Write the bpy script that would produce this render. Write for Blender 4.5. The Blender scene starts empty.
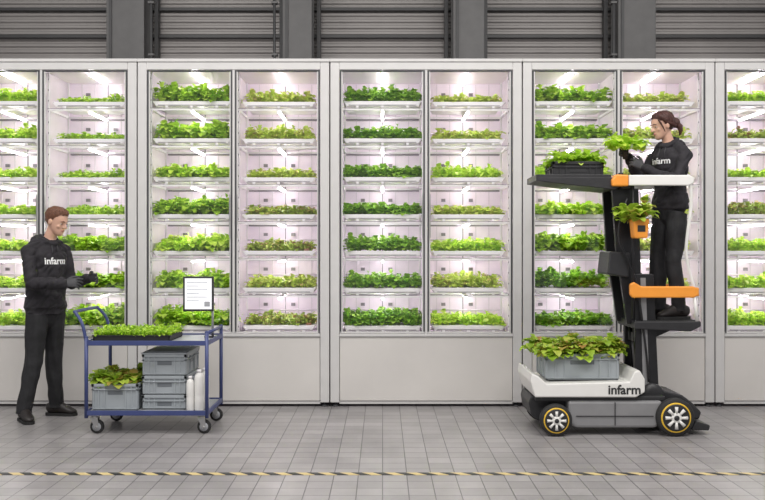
import bpy, bmesh, math, random
import numpy as np
from mathutils import Vector, Matrix, noise
from mathutils.bvhtree import BVHTree
V = Vector
sc = bpy.context.scene
sc.view_settings.view_transform = 'Standard'
sc.view_settings.exposure = 0.0

# ------------------------------------------------------------------ materials
def mat(name, col, rough=0.5, metal=0.0, emit=None, estr=0.0, var=0.06, nscale=8.0, bump=0.0, bscale=60.0):
    m = bpy.data.materials.new(name); m.use_nodes = True
    nt = m.node_tree; n = nt.nodes; l = nt.links
    b = n['Principled BSDF']
    b.inputs['Roughness'].default_value = rough
    b.inputs['Metallic'].default_value = metal
    tc = n.new('ShaderNodeTexCoord')
    nz = n.new('ShaderNodeTexNoise'); nz.inputs['Scale'].default_value = nscale
    nz.inputs['Detail'].default_value = 4
    l.new(tc.outputs['Object'], nz.inputs['Vector'])
    rp = n.new('ShaderNodeValToRGB')
    rp.color_ramp.elements[0].position = 0.3; rp.color_ramp.elements[1].position = 0.7
    rp.color_ramp.elements[0].color = [max(0, c*(1-var)) for c in col]+[1]
    rp.color_ramp.elements[1].color = [min(1, c*(1+var)) for c in col]+[1]
    l.new(nz.outputs['Fac'], rp.inputs['Fac'])
    l.new(rp.outputs['Color'], b.inputs['Base Color'])
    if emit:
        b.inputs['Emission Color'].default_value = (*emit, 1)
        b.inputs['Emission Strength'].default_value = estr
    if bump > 0:
        n2 = n.new('ShaderNodeTexNoise'); n2.inputs['Scale'].default_value = bscale
        l.new(tc.outputs['Object'], n2.inputs['Vector'])
        bp = n.new('ShaderNodeBump'); bp.inputs['Strength'].default_value = bump
        bp.inputs['Distance'].default_value = 0.01
        l.new(n2.outputs['Fac'], bp.inputs['Height'])
        l.new(bp.outputs['Normal'], b.inputs['Normal'])
    return m

def leafmat(name, cols):
    m = bpy.data.materials.new(name); m.use_nodes = True
    nt = m.node_tree; n = nt.nodes; l = nt.links
    b = n['Principled BSDF']; b.inputs['Roughness'].default_value = 0.4
    g = n.new('ShaderNodeNewGeometry')
    rp = n.new('ShaderNodeValToRGB')
    els = rp.color_ramp.elements
    els[0].position = 0; els[0].color = (*cols[0], 1)
    els[1].position = 1; els[1].color = (*cols[-1], 1)
    for i, c in enumerate(cols[1:-1]):
        e = els.new((i+1)/(len(cols)-1)); e.color = (*c, 1)
    l.new(g.outputs['Random Per Island'], rp.inputs['Fac'])
    l.new(rp.outputs['Color'], b.inputs['Base Color'])
    t = n.new('ShaderNodeBsdfTranslucent'); l.new(rp.outputs['Color'], t.inputs['Color'])
    mx = n.new('ShaderNodeMixShader'); mx.inputs[0].default_value = 0.42
    l.new(b.outputs[0], mx.inputs[1]); l.new(t.outputs[0], mx.inputs[2])
    l.new(mx.outputs[0], n['Material Output'].inputs['Surface'])
    return m

M = {}
M['frame'] = mat('cabinet_frame_white', (0.60, 0.59, 0.58), 0.35, var=0.03)
M['panel'] = mat('cabinet_lower_panel', (0.63, 0.605, 0.575), 0.42, var=0.04, nscale=2)
M['gasket'] = mat('dark_gasket', (0.05, 0.05, 0.055), 0.5)
M['inner'] = mat('chamber_wall_glow', (0.80, 0.725, 0.785), 0.12, emit=(1, 0.88, 0.98), estr=0.04, var=0.03)  # faint emission put into the wall material, standing in for bounced LED light
M['backp'] = mat('chamber_back_glow', (0.80, 0.715, 0.785), 0.25, emit=(1, 0.85, 0.98), estr=0.17, var=0.08, nscale=5)  # back wall is no lamp; added lilac emission supplements the LED tubes
M['tray'] = mat('tray_white', (0.83, 0.81, 0.82), 0.3, var=0.02)
M['rail'] = mat('rack_grey', (0.26, 0.235, 0.26), 0.4, metal=0.3)
M['led'] = mat('led_tube', (1, 1, 1), 0.5, emit=(1, 0.94, 0.985), estr=32.0)
M['black'] = mat('black_plastic', (0.022, 0.022, 0.024), 0.45, var=0.2, bump=0.1)
M['mast'] = mat('mast_black_steel', (0.018, 0.018, 0.02), 0.35, metal=0.3, var=0.2)
M['rubber'] = mat('rubber', (0.02, 0.02, 0.02), 0.75, var=0.2, bump=0.3)
M['white'] = mat('white_paint', (0.78, 0.77, 0.74), 0.3, var=0.02)
M['orange'] = mat('orange_paint', (0.86, 0.32, 0.04), 0.4, var=0.05)
M['yellow'] = mat('yellow_ring', (0.80, 0.50, 0.04), 0.4)
M['chassis'] = mat('chassis_grey', (0.26, 0.26, 0.265), 0.4, metal=0.2)
M['steel'] = mat('steel', (0.5, 0.5, 0.5), 0.3, metal=0.9)
M['blue'] = mat('blue_paint', (0.045, 0.062, 0.18), 0.4, var=0.1)
M['crate'] = mat('crate_grey', (0.33, 0.36, 0.38), 0.5, var=0.05, bump=0.05)
M['crate_d'] = mat('crate_dark', (0.14, 0.155, 0.17), 0.5)
M['crate_b'] = mat('crate_black', (0.018, 0.018, 0.02), 0.5)
M['shelfg'] = mat('shelf_grey', (0.36, 0.37, 0.39), 0.5)
M['skin'] = mat('skin', (0.62, 0.37, 0.27), 0.5, var=0.06, nscale=30)
M['lip'] = mat('lips', (0.50, 0.20, 0.17), 0.45)
M['hair'] = mat('hair_auburn', (0.13, 0.052, 0.026), 0.55, var=0.5, nscale=90, bump=0.6, bscale=120)
M['hair2'] = mat('hair_brown', (0.055, 0.017, 0.012), 0.5, var=0.5, nscale=90, bump=0.6, bscale=120)
M['hoodie'] = mat('hoodie_black', (0.017, 0.015, 0.019), 0.8, var=0.3, nscale=20, bump=0.3, bscale=180)
M['trouser'] = mat('trousers_black', (0.012, 0.012, 0.014), 0.75, var=0.3, nscale=20, bump=0.3, bscale=150)
M['shoe'] = mat('shoe_black', (0.018, 0.014, 0.013), 0.5, var=0.2)
M['glove'] = mat('glove_black', (0.05, 0.05, 0.055), 0.6, var=0.3, bump=0.2)
M['eye'] = mat('eye_white', (0.62, 0.58, 0.55), 0.3)
M['iris'] = mat('iris', (0.03, 0.02, 0.015), 0.2)
M['print'] = mat('white_print', (0.85, 0.85, 0.85), 0.6)
M['soil'] = mat('soil', (0.03, 0.02, 0.012), 0.9, var=0.4, nscale=60)
M['leafA'] = leafmat('leaf_bright', [(0.20, 0.40, 0.02), (0.40, 0.65, 0.04), (0.58, 0.82, 0.08), (0.70, 0.90, 0.16)])
M['leafB'] = leafmat('leaf_deep', [(0.11, 0.28, 0.02), (0.23, 0.47, 0.035), (0.36, 0.64, 0.06), (0.50, 0.76, 0.11)])
M['leafC'] = leafmat('leaf_yellowish', [(0.40, 0.52, 0.07), (0.58, 0.74, 0.12), (0.74, 0.86, 0.20), (0.52, 0.42, 0.16)])
M['leafE'] = leafmat('leaf_lime', [(0.36, 0.60, 0.04), (0.56, 0.80, 0.07), (0.72, 0.92, 0.13), (0.82, 0.96, 0.24)])
M['leafF'] = leafmat('leaf_reddish', [(0.28, 0.36, 0.07), (0.42, 0.58, 0.08), (0.55, 0.68, 0.14), (0.36, 0.16, 0.10)])
M['leafD'] = leafmat('leaf_red_mix', [(0.22, 0.36, 0.03), (0.42, 0.62, 0.06), (0.56, 0.70, 0.10), (0.44, 0.24, 0.07)])

def glassmat():
    m = bpy.data.materials.new('door_glass'); m.use_nodes = True
    n = m.node_tree.nodes; l = m.node_tree.links
    n.remove(n['Principled BSDF'])
    t = n.new('ShaderNodeBsdfTransparent'); g = n.new('ShaderNodeBsdfGlossy')
    g.inputs['Roughness'].default_value = 0.02
    mx = n.new('ShaderNodeMixShader'); mx.inputs[0].default_value = 0.06
    l.new(t.outputs[0], mx.inputs[1]); l.new(g.outputs[0], mx.inputs[2])
    l.new(mx.outputs[0], n['Material Output'].inputs['Surface'])
    return m
M['glass'] = glassmat()

# ------------------------------------------------------------------ mesh builder
def link(ob, parent=None):
    sc.collection.objects.link(ob)
    if parent: ob.parent = parent
    return ob

def empty(name, loc):
    e = bpy.data.objects.new(name, None); e.location = loc
    e.empty_display_size = 0.1
    sc.collection.objects.link(e)
    return e

class MB:
    def __init__(s): s.v = []; s.f = []; s.m = []; s.s = []; s.mats = []
    def mi(s, mt):
        if mt not in s.mats: s.mats.append(mt)
        return s.mats.index(mt)
    def add(s, vs, fs, mt, smooth=False):
        o = len(s.v); k = s.mi(mt)
        s.v += [tuple(v) for v in vs]
        for f in fs:
            s.f.append([i+o for i in f]); s.m.append(k); s.s.append(smooth)
    def box(s, x0, x1, y0, y1, z0, z1, mt, bev=0.0, seg=2):
        s.prism([(x0, z0), (x1, z0), (x1, z1), (x0, z1)], y0, y1, mt, bev, seg)
    def prism(s, poly, y0, y1, mt, bev=0.0, seg=2):
        n = len(poly)
        vs = [(p[0], y0, p[1]) for p in poly]+[(p[0], y1, p[1]) for p in poly]
        fs = [list(range(n)), [n+i for i in range(n)][::-1]]
        for i in range(n):
            j = (i+1) % n
            fs.append([i, n+i, n+j, j])
        if bev > 0:
            bm = bmesh.new()
            bv = [bm.verts.new(v) for v in vs]
            for f in fs: bm.faces.new([bv[i] for i in f])
            bmesh.ops.recalc_face_normals(bm, faces=bm.faces)
            bmesh.ops.bevel(bm, geom=list(bm.edges), offset=bev, segments=seg, affect='EDGES', profile=0.5)
            bm.verts.index_update()
            vs = [v.co[:] for v in bm.verts]; fs = [[v.index for v in f.verts] for f in bm.faces]
            bm.free()
        s.add(vs, fs, mt, False)
    def tube(s, path, r, mt, seg=12, hint=None, rnd=False, smooth=True):
        path = [V(p) for p in path]
        n = len(path)
        R = r if isinstance(r, (list, tuple)) else [r]*n
        R = [(q, q) if not isinstance(q, (list, tuple)) else tuple(q) for q in R]
        if rnd:
            t0 = (path[0]-path[1]).normalized(); t1 = (path[-1]-path[-2]).normalized()
            a0 = min(R[0]); a1 = min(R[-1])
            pre = [(path[0]+t0*a0*k, (R[0][0]*q, R[0][1]*q)) for k, q in ((0.95, .3), (0.75, .65), (0.4, .9))]
            post = [(path[-1]+t1*a1*k, (R[-1][0]*q, R[-1][1]*q)) for k, q in ((0.4, .9), (0.75, .65), (0.95, .3))]
            path = [p for p, _ in pre]+path+[p for p, _ in post]
            R = [q for _, q in pre]+R+[q for _, q in post]
            n = len(path)
        T = []
        for i in range(n):
            a = path[max(0, i-1)]; b = path[min(n-1, i+1)]
            T.append((b-a).normalized())
        if hint is None:
            h = V((0, 0, 1)) if abs(T[0].z) < 0.9 else V((1, 0, 0))
            transport = True
        else:
            h = V(hint); transport = False
        vs = []
        for i in range(n):
            t = T[i]
            sd = (h - t*h.dot(t)).normalized()
            u = t.cross(sd)
            if transport: h = sd
            for k in range(seg):
                a = 2*math.pi*k/seg
                vs.append(path[i]+sd*math.cos(a)*R[i][0]+u*math.sin(a)*R[i][1])
        fs = []
        for i in range(n-1):
            for k in range(seg):
                k2 = (k+1) % seg
                fs.append([i*seg+k, i*seg+k2, (i+1)*seg+k2, (i+1)*seg+k])
        fs.append(list(range(seg))[::-1]); fs.append([(n-1)*seg+k for k in range(seg)])
        s.add(vs, fs, mt, smooth)
    def ell(s, c, r, mt, rot=None, seg=16, ring=10):
        vs = []; fs = []
        c = V(c); rot = rot or Matrix.Identity(3)
        for i in range(ring+1):
            th = math.pi*i/ring
            th = max(0.02, min(math.pi-0.02, th))
            for k in range(seg):
                a = 2*math.pi*k/seg
                p = V((r[0]*math.sin(th)*math.cos(a), r[1]*math.sin(th)*math.sin(a), r[2]*math.cos(th)))
                vs.append(c+rot @ p)
        for i in range(ring):
            for k in range(seg):
                k2 = (k+1) % seg
                fs.append([i*seg+k, (i+1)*seg+k, (i+1)*seg+k2, i*seg+k2])
        fs.append(list(range(seg))); fs.append([ring*seg+k for k in range(seg)][::-1])
        s.add(vs, fs, mt, True)
    def lathe(s, c, axis, prof, mt, seg=32):
        c = V(c); ax = V(axis).normalized()
        h = V((0, 0, 1)) if abs(ax.z) < .9 else V((1, 0, 0))
        a1 = (h-ax*h.dot(ax)).normalized(); a2 = ax.cross(a1)
        vs = []; fs = []
        for r, o in prof:
            for k in range(seg):
                a = 2*math.pi*k/seg
                vs.append(c+ax*o+a1*math.cos(a)*r+a2*math.sin(a)*r)
        for i in range(len(prof)-1):
            for k in range(seg):
                k2 = (k+1) % seg
                fs.append([i*seg+k, i*seg+k2, (i+1)*seg+k2, (i+1)*seg+k])
        fs.append(list(range(seg))[::-1]); fs.append([(len(prof)-1)*seg+k for k in range(seg)])
        s.add(vs, fs, mt, True)
    def mesh(s, name, L=(0, 0, 0), fixn=True):
        me = bpy.data.meshes.new(name)
        me.from_pydata([(a-L[0], b-L[1], c-L[2]) for a, b, c in s.v], [], s.f)
        for mt in s.mats: me.materials.append(mt)
        me.polygons.foreach_set('material_index', s.m)
        me.polygons.foreach_set('use_smooth', s.s)
        me.update()
        if fixn:
            bm = bmesh.new(); bm.from_mesh(me)
            bmesh.ops.recalc_face_normals(bm, faces=bm.faces)
            bm.to_mesh(me); bm.free()
        return me
    def out(s, name, parent=None, L=None):
        if L is None: L = parent.location if parent else (0, 0, 0)
        me = s.mesh(name, L)
        ob = bpy.data.objects.new(name, me)
        link(ob, parent)
        if not parent: ob.location = L
        return ob

def spline(pts, n=6):
    P = [V(p) for p in pts]; out = []
    for i in range(len(P)-1):
        a = P[max(0, i-1)]; b = P[i]; c = P[i+1]; d = P[min(len(P)-1, i+2)]
        for k in range(n):
            t = k/n
            out.append(0.5*((2*b)+(c-a)*t+(2*a-5*b+4*c-d)*t*t+(3*b-a-3*c+d)*t**3))
    out.append(P[-1]); return out

def foliage(name, w, d, h, mt, seed, nx, ny, per, ls, zlo=.35, fat=1.0):
    rnd = random.Random(seed)
    vs = []; fs = []
    for ix in range(nx):
        for iy in range(ny):
            cx = (ix+.5)/nx*w-w/2+rnd.uniform(-.25, .25)*w/nx
            cy = (iy+.5)/ny*d-d/2+rnd.uniform(-.25, .25)*d/ny
            hh = h*rnd.uniform(.68, 1.08)
            R = max(w/nx, d/ny)*0.75
            for k in range(per):
                az = rnd.uniform(0, 6.283)
                q = rnd.random()
                rr = R*0.5*q
                el = math.radians(85-75*q+rnd.uniform(-15, 15))
                ln = ls*rnd.uniform(.6, 1.2)
                zt = hh*rnd.uniform(zlo, 1.0)*(1-.35*q)
                dr = V((math.cos(az), math.sin(az), 0))
                root = V((cx, cy, 0))+dr*rr
                root.z = max(0.0, zt-ln*math.sin(el)*0.9)
                sd = V((-dr.y, dr.x, 0))
                wd = ln*rnd.uniform(.34, .5)*fat
                o = len(vs); p = root.copy(); e = el
                prof = [(.12), (.75), (1.0), (.72), (.12)]
                for j, q2 in enumerate(prof):
                    cen = p.copy(); up = V((-math.cos(az)*math.sin(e), -math.sin(az)*math.sin(e), math.cos(e)))
                    a = cen+sd*wd*q2+up*wd*(.25+rnd.uniform(-.2, .2))*q2
                    b = cen-sd*wd*q2+up*wd*(.25+rnd.uniform(-.2, .2))*q2
                    vs += [a, cen, b]
                    p = p+(dr*math.cos(e)+V((0, 0, math.sin(e))))*ln/4
                    e -= math.radians(rnd.uniform(12, 30))
                for j in range(4):
                    b0 = o+j*3
                    fs.append([b0, b0+1, b0+4, b0+3]); fs.append([b0+1, b0+2, b0+5, b0+4])
    me = bpy.data.meshes.new(name)
    me.from_pydata([v[:] for v in vs], [], fs)
    me.materials.append(mt)
    me.polygons.foreach_set('use_smooth', [True]*len(fs))
    me.update(); return me

def text_mesh(body, size, mt, ext=0.001):
    cu = bpy.data.curves.new('t', 'FONT'); cu.body = body; cu.size = size
    cu.align_x = 'CENTER'; cu.align_y = 'CENTER'; cu.extrude = ext; cu.offset = size*0.022
    ob = bpy.data.objects.new('t', cu); sc.collection.objects.link(ob)
    dg = bpy.context.evaluated_depsgraph_get(); dg.update()
    me = bpy.data.meshes.new_from_object(ob.evaluated_get(dg))
    bpy.data.objects.remove(ob)
    me.materials.clear(); me.materials.append(mt)
    return me

# ------------------------------------------------------------------ floor
def floor():
    m = bpy.data.materials.new('floor_tiles'); m.use_nodes = True
    n = m.node_tree.nodes; l = m.node_tree.links; b = n['Principled BSDF']
    tc = n.new('ShaderNodeTexCoord')
    br = n.new('ShaderNodeTexBrick')
    br.offset = 0.0; br.squash = 1.0
    br.inputs['Scale'].default_value = 1.0
    br.inputs['Brick Width'].default_value = 0.155; br.inputs['Row Height'].default_value = 0.155
    br.inputs['Mortar Size'].default_value = 0.0038; br.inputs['Mortar Smooth'].default_value = 0.2
    br.inputs['Color1'].default_value = (0.275, 0.262, 0.262, 1)
    br.inputs['Color2'].default_value = (0.345, 0.330, 0.330, 1)
    br.inputs['Mortar'].default_value = (0.12, 0.114, 0.114, 1)
    l.new(tc.outputs['Object'], br.inputs['Vector'])
    nz = n.new('ShaderNodeTexNoise'); nz.inputs['Scale'].default_value = 1.3; nz.inputs['Detail'].default_value = 8
    nz.inputs['Roughness'].default_value = .65
    l.new(tc.outputs['Object'], nz.inputs['Vector'])
    rp = n.new('ShaderNodeValToRGB')
    rp.color_ramp.elements[0].position = .3; rp.color_ramp.elements[1].position = .7
    rp.color_ramp.elements[0].color = (.78, .78, .78, 1); rp.color_ramp.elements[1].color = (1.15, 1.15, 1.15, 1)
    l.new(nz.outputs['Fac'], rp.inputs['Fac'])
    mx = n.new('ShaderNodeMix'); mx.data_type = 'RGBA'; mx.blend_type = 'MULTIPLY'
    mx.inputs['Factor'].default_value = 1
    l.new(br.outputs['Color'], mx.inputs['A']); l.new(rp.outputs['Color'], mx.inputs['B'])
    l.new(mx.outputs['Result'], b.inputs['Base Color'])
    b.inputs['Roughness'].default_value = 0.33
    bp = n.new('ShaderNodeBump'); bp.inputs['Strength'].default_value = .4; bp.inputs['Distance'].default_value = .003
    bp.invert = True
    l.new(br.outputs['Fac'], bp.inputs['Height']); l.new(bp.outputs['Normal'], b.inputs['Normal'])
    mb = MB(); mb.box(-9, 9, -3, 10.2, -0.1, 0, m); mb.out('floor')
floor()

def tape():
    m = bpy.data.materials.new('hazard_tape'); m.use_nodes = True
    n = m.node_tree.nodes; l = m.node_tree.links; b = n['Principled BSDF']
    tc = n.new('ShaderNodeTexCoord'); sp = n.new('ShaderNodeSeparateXYZ'); l.new(tc.outputs['Object'], sp.inputs[0])
    ad = n.new('ShaderNodeMath'); ad.operation = 'ADD'; l.new(sp.outputs[0], ad.inputs[0]); l.new(sp.outputs[1], ad.inputs[1])
    mu = n.new('ShaderNodeMath'); mu.operation = 'MULTIPLY'; mu.inputs[1].default_value = 7.0; l.new(ad.outputs[0], mu.inputs[0])
    fr = n.new('ShaderNodeMath'); fr.operation = 'FRACT'; l.new(mu.outputs[0], fr.inputs[0])
    gt = n.new('ShaderNodeMath'); gt.operation = 'GREATER_THAN'; gt.inputs[1].default_value = .5; l.new(fr.outputs[0], gt.inputs[0])
    mx = n.new('ShaderNodeMix'); mx.data_type = 'RGBA'
    mx.inputs['A'].default_value = (.03, .03, .03, 1); mx.inputs['B'].default_value = (.62, .49, .22, 1)
    l.new(gt.outputs[0], mx.inputs['Factor']); l.new(mx.outputs['Result'], b.inputs['Base Color'])
    mb = MB(); mb.box(-8, 8, 5.575, 5.635, 0.0005, 0.0025, m); mb.out('floor_marking_tape')
tape()

# ------------------------------------------------------------------ rear wall with ribbed shutters
def backwall():
    mr = mat('ribbed_metal', (0.265, 0.25, 0.24), 0.5, metal=0.1, var=0.12, nscale=1.5)
    md = mat('dark_steel_column', (0.095, 0.093, 0.092), 0.5, var=0.1)
    md2 = mat('darker_steel', (0.04, 0.04, 0.041), 0.5, var=0.1)
    mb = MB()
    mb.box(-9, 9, 9.72, 9.9, 0, 6, md2)
    z = 0.0; vs = []; fs = []
    pit = 0.068
    zz = []
    while z < 6:
        zz += [(z, 9.70), (z+pit*.25, 9.70), (z+pit*.45, 9.680), (z+pit*.8, 9.680)]
        z += pit
    for a, y in zz: vs += [(-9, y, a), (9, y, a)]
    for i in range(len(zz)-1): fs.append([2*i, 2*i+1, 2*i+3, 2*i+2])
    mb.add(vs, fs, mr)
    mb.out('wall_back')
    mb = MB()
    for (a, b_) in ((-2.93, -2.53), (-1.06, -0.75), (0.75, 1.08), (2.50, 2.90), (-4.8, -4.45), (4.45, 4.8)):
        mb.box(a, b_, 9.25, 9.28, 0, 6, md, .004); mb.box(a, b_, 9.52, 9.55, 0, 6, md, .004)
        mb.box((a+b_)/2-.012, (a+b_)/2+.012, 9.28, 9.52, 0, 6, md)
        mb.box(a+.03, a+.06, 9.235, 9.25, 0, 6, md2)
        mb.box(a-.07, a-.03, 9.56, 9.66, 0, 6, md2); mb.box(b_+.03, b_+.07, 9.56, 9.66, 0, 6, md2)
    mb.out('steel_columns')
    mb = MB()
    for zc in (3.80, 4.10):
        mb.box(-9, 9, 9.62, 9.67, zc-.016, zc+.016, md2)
    mb.box(-9, 9, 9.56, 9.66, 4.4, 4.7, md)
    mb.out('wall_girts')
    mb = MB()
    for x in (-2.44, 2.44, -1.14):
        mb.tube([(x, 9.2, 0.02), (x, 9.2, 6)], .015, md2)
        for zc in (3.5, 4.05): mb.box(x-.03, x+.03, 9.18, 9.26, zc-.01, zc+.01, md)
    mb.out('conduit_pipes')
backwall()

# ------------------------------------------------------------------ cabinets
W = 1.768
TZ = [2.80, 2.455, 2.095, 1.75, 1.41, 1.065, 0.715]
def cab_meshes():
    f = MB(); F = M['frame']; P = M['panel']; G = M['gasket']
    for x0, x1 in ((.005, .088), (W-.088, W-.005)):
        f.box(x0, x1, 0, .055, .04, 3.165, F, .006)
    f.box(.012, .03, .05, .75, .04, 3.16, F); f.box(W-.03, W-.012, .05, .75, .04, 3.16, F)
    f.box(.088, W-.088, .0, .055, 3.095, 3.165, F, .004)
    f.box(.0, W, -.012, .75, 3.165, 3.195, F, .005)
    f.box(.088, W-.088, -.006, .055, .645, .672, F, .004)
    f.box(.092, W-.092, .010, .03, .055, .64, P, .003)
    f.box(.088, W-.088, .03, .05, .04, .65, G)
    f.box(.088, W-.088, .02, .045, .025, .05, F)
    for a, b in ((.092, .872), (.898, W-.092)):
        t = .014
        f.box(a, a+t, .004, .03, .676, 3.09, G); f.box(b-t, b, .004, .03, .676, 3.09, G)
        f.box(a, b, .004, .03, .676, .690, F); f.box(a, b, .004, .03, 3.078, 3.09, G)
        f.box(a+t, a+t+.010, .006, .028, .69, 3.08, F); f.box(b-t-.010, b-t, .006, .028, .69, 3.08, F)
    f.box(.874, .896, .002, .05, .672, 3.095, F, .003)
    f.box(.845, .852, -.012, .006, 1.55, 1.95, M['steel'], .002); f.box(.918, .925, -.012, .006, 1.55, 1.95, M['steel'], .002)
    for x in (.05, W-.05):
        for y in (.05, .68):
            f.lathe((x, y, 0), (0, 0, 1), [(.03, 0), (.03, .012), (.014, .016), (.014, .05)], G, 16)
    frame = f.mesh('frame')
    c = MB(); I = M['inner']
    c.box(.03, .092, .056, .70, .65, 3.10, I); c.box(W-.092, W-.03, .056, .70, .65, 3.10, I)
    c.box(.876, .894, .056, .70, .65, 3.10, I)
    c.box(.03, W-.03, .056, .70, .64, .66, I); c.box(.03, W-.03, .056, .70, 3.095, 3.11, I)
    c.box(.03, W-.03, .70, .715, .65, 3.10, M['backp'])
    for a, b in ((.092, .876), (.894, W-.092)):
        for k in range(1, 6):
            x = a+(b-a)*k/6
            c.box(x-.004, x+.004, .694, .70, .66, 3.09, M['rail'] if k == 3 else I)
        for z in TZ:
            c.tube([(a+.02, .66, z+.13), (b-.02, .66, z+.13)], .007, I, 8)
            c.box(a+.03, b-.03, .655, .70, z-.075, z-.06, M['rail'])
            for fx in (.25, .6):
                xx = a+(b-a)*fx; c.box(xx-.02, xx+.02, .675, .70, z+.17, z+.20, M['rail'])
    chamber = c.mesh('chamber')
    t = MB(); T = M['tray']
    for pi, (a, b, y0, ins) in enumerate(((.092, .876, .09, .028), (.894, W-.092, .13, .05))):
        for x in (a+.012, b-.026):
            for y in (y0-.02, .62):
                t.box(x, x+.014, y, y+.014, .66, 3.09, T)
            for q in range(24):
                t.box(x+.004, x+.010, y0-.022, y0-.019, .72+q*.1, .735+q*.1, M['rail'])
        for z in TZ:
            x0, x1 = a+ins, b-ins
            zb = z-.026; zt = z+.022
            t.prism([(x0+.03, zb), (x1-.03, zb), (x1-.008, zt-.012), (x1, zt-.012), (x1, zt), (x0, zt), (x0, zt-.012), (x0+.008, zt-.012)], y0, .60, T, .003, 1)
            t.box(x0+.05, x1-.05, y0-.006, y0, zb+.008, zb+.013, M['rail'])
            t.box(a+.01, b-.01, y0-.02, y0-.006, z-.066, z-.052, T)
            t.box(a+.01, b-.01, y0-.022, y0-.018, z-.048, z-.043, M['rail'])
            t.box(a+.01, b-.01, .60, .614, z-.062, z-.048, T)
            for x in (a+.012, b-.026): t.box(x, x+.014, y0-.02, .614, z-.062, z-.040, T)
            for x in (a+.16, (a+b)/2, b-.16): t.box(x-.012, x+.012, y0-.012, y0-.002, z-.05, z-.02, T)
    trays = t.mesh('shelf_trays')
    e = MB()
    for a, b, y0 in ((.092, .876, .10), (.894, W-.092, .14)):
        for z in [3.155]+TZ[:-1]:
            x = a+(b-a)*.5
            e.tube([(x-.0, y0, z-.078), (x, .64, z-.078)], .0085, M['led'], 8)
            e.box(x-.014, x+.014, y0, .64, z-.068, z-.060, T)
    leds = e.mesh('led_tubes')
    g = MB()
    for a, b in ((.10, .864), (.906, W-.10)):
        g.add([(a, .017, .69), (b, .017, .69), (b, .017, 3.08), (a, .017, 3.08)], [[0, 1, 2, 3]], M['glass'])
    glass = g.mesh('door_glass', fixn=False)
    return frame, chamber, trays, leds, glass
CM = cab_meshes()

def rows(prefix, w, d, h, mt, n, nx, ny, per, ls, s0, zlo=.3, fat=1.0):
    return [foliage(prefix, w, d, h*random.Random(s0+i).uniform(.85, 1.1), mt, s0+i, nx, ny, per, ls, zlo, fat) for i in range(n)]
R_big = rows('herb_row', .70, .45, .205, M['leafA'], 4, 7, 4, 50, .072, 10)
R_deep = rows('herb_row', .70, .45, .200, M['leafB'], 4, 9, 4, 48, .050, 30, fat=1.2)
R_lime = rows('herb_row', .70, .45, .195, M['leafE'], 3, 6, 4, 50, .080, 40, fat=.9)
R_low = rows('herb_row', .62, .40, .140, M['leafC'], 4, 8, 4, 34, .052, 50)
R_red = rows('herb_row', .62, .40, .135, M['leafF'], 3, 8, 4, 30, .052, 60)
R_lowg = rows('herb_row', .60, .40, .125, M['leafA'], 3, 9, 4, 32, .042, 70)
R_mid = rows('herb_row', .64, .42, .165, M['leafE'], 3, 8, 4, 36, .058, 90)
X0 = -2.252-W
plan = [(R_mid, R_lowg), (R_big, R_low), (R_deep, R_low), (R_big, R_low), (R_mid, R_mid)]
rr = random.Random(5)
for ci in range(5):
    root = empty('vertical_farm_cabinet', (X0+ci*W, 8.0, 0))
    for nm, me in zip(('frame', 'chamber', 'shelf_trays', 'led_tubes', 'door_glass'), CM):
        link(bpy.data.objects.new(nm, me), root)
    for pi in range(2):
        cx = (.484, 1.285)[pi]; yc = (.32, .36)[pi]
        for zi, z in enumerate(TZ):
            src = plan[ci][pi]
            if ci == 2 and pi == 1 and zi >= 2: src = R_mid if zi % 2 == 0 else R_low
            if ci == 0 and pi == 1 and zi >= 4: src = R_big
            if ci == 1 and pi == 0 and zi in (2, 4): src = R_lime
            if ci == 1 and pi == 1 and zi in (3, 4, 6): src = R_red
            if ci == 3 and pi == 0 and zi in (2, 3): src = R_lime
            if ci == 3 and pi == 0 and zi in (5, 6): src = R_deep
            if ci == 4 and pi == 0: src = R_red if zi in (1, 3) else R_mid
            o = bpy.data.objects.new('herb_row', rr.choice(src)); link(o, root)
            o.location = (cx+rr.uniform(-.01, .01), yc, z+.015)
            o.scale = (rr.choice([-1, 1])*rr.uniform(.95, 1.01), rr.choice([-1, 1]), rr.uniform(.80, 1.12))

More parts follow.
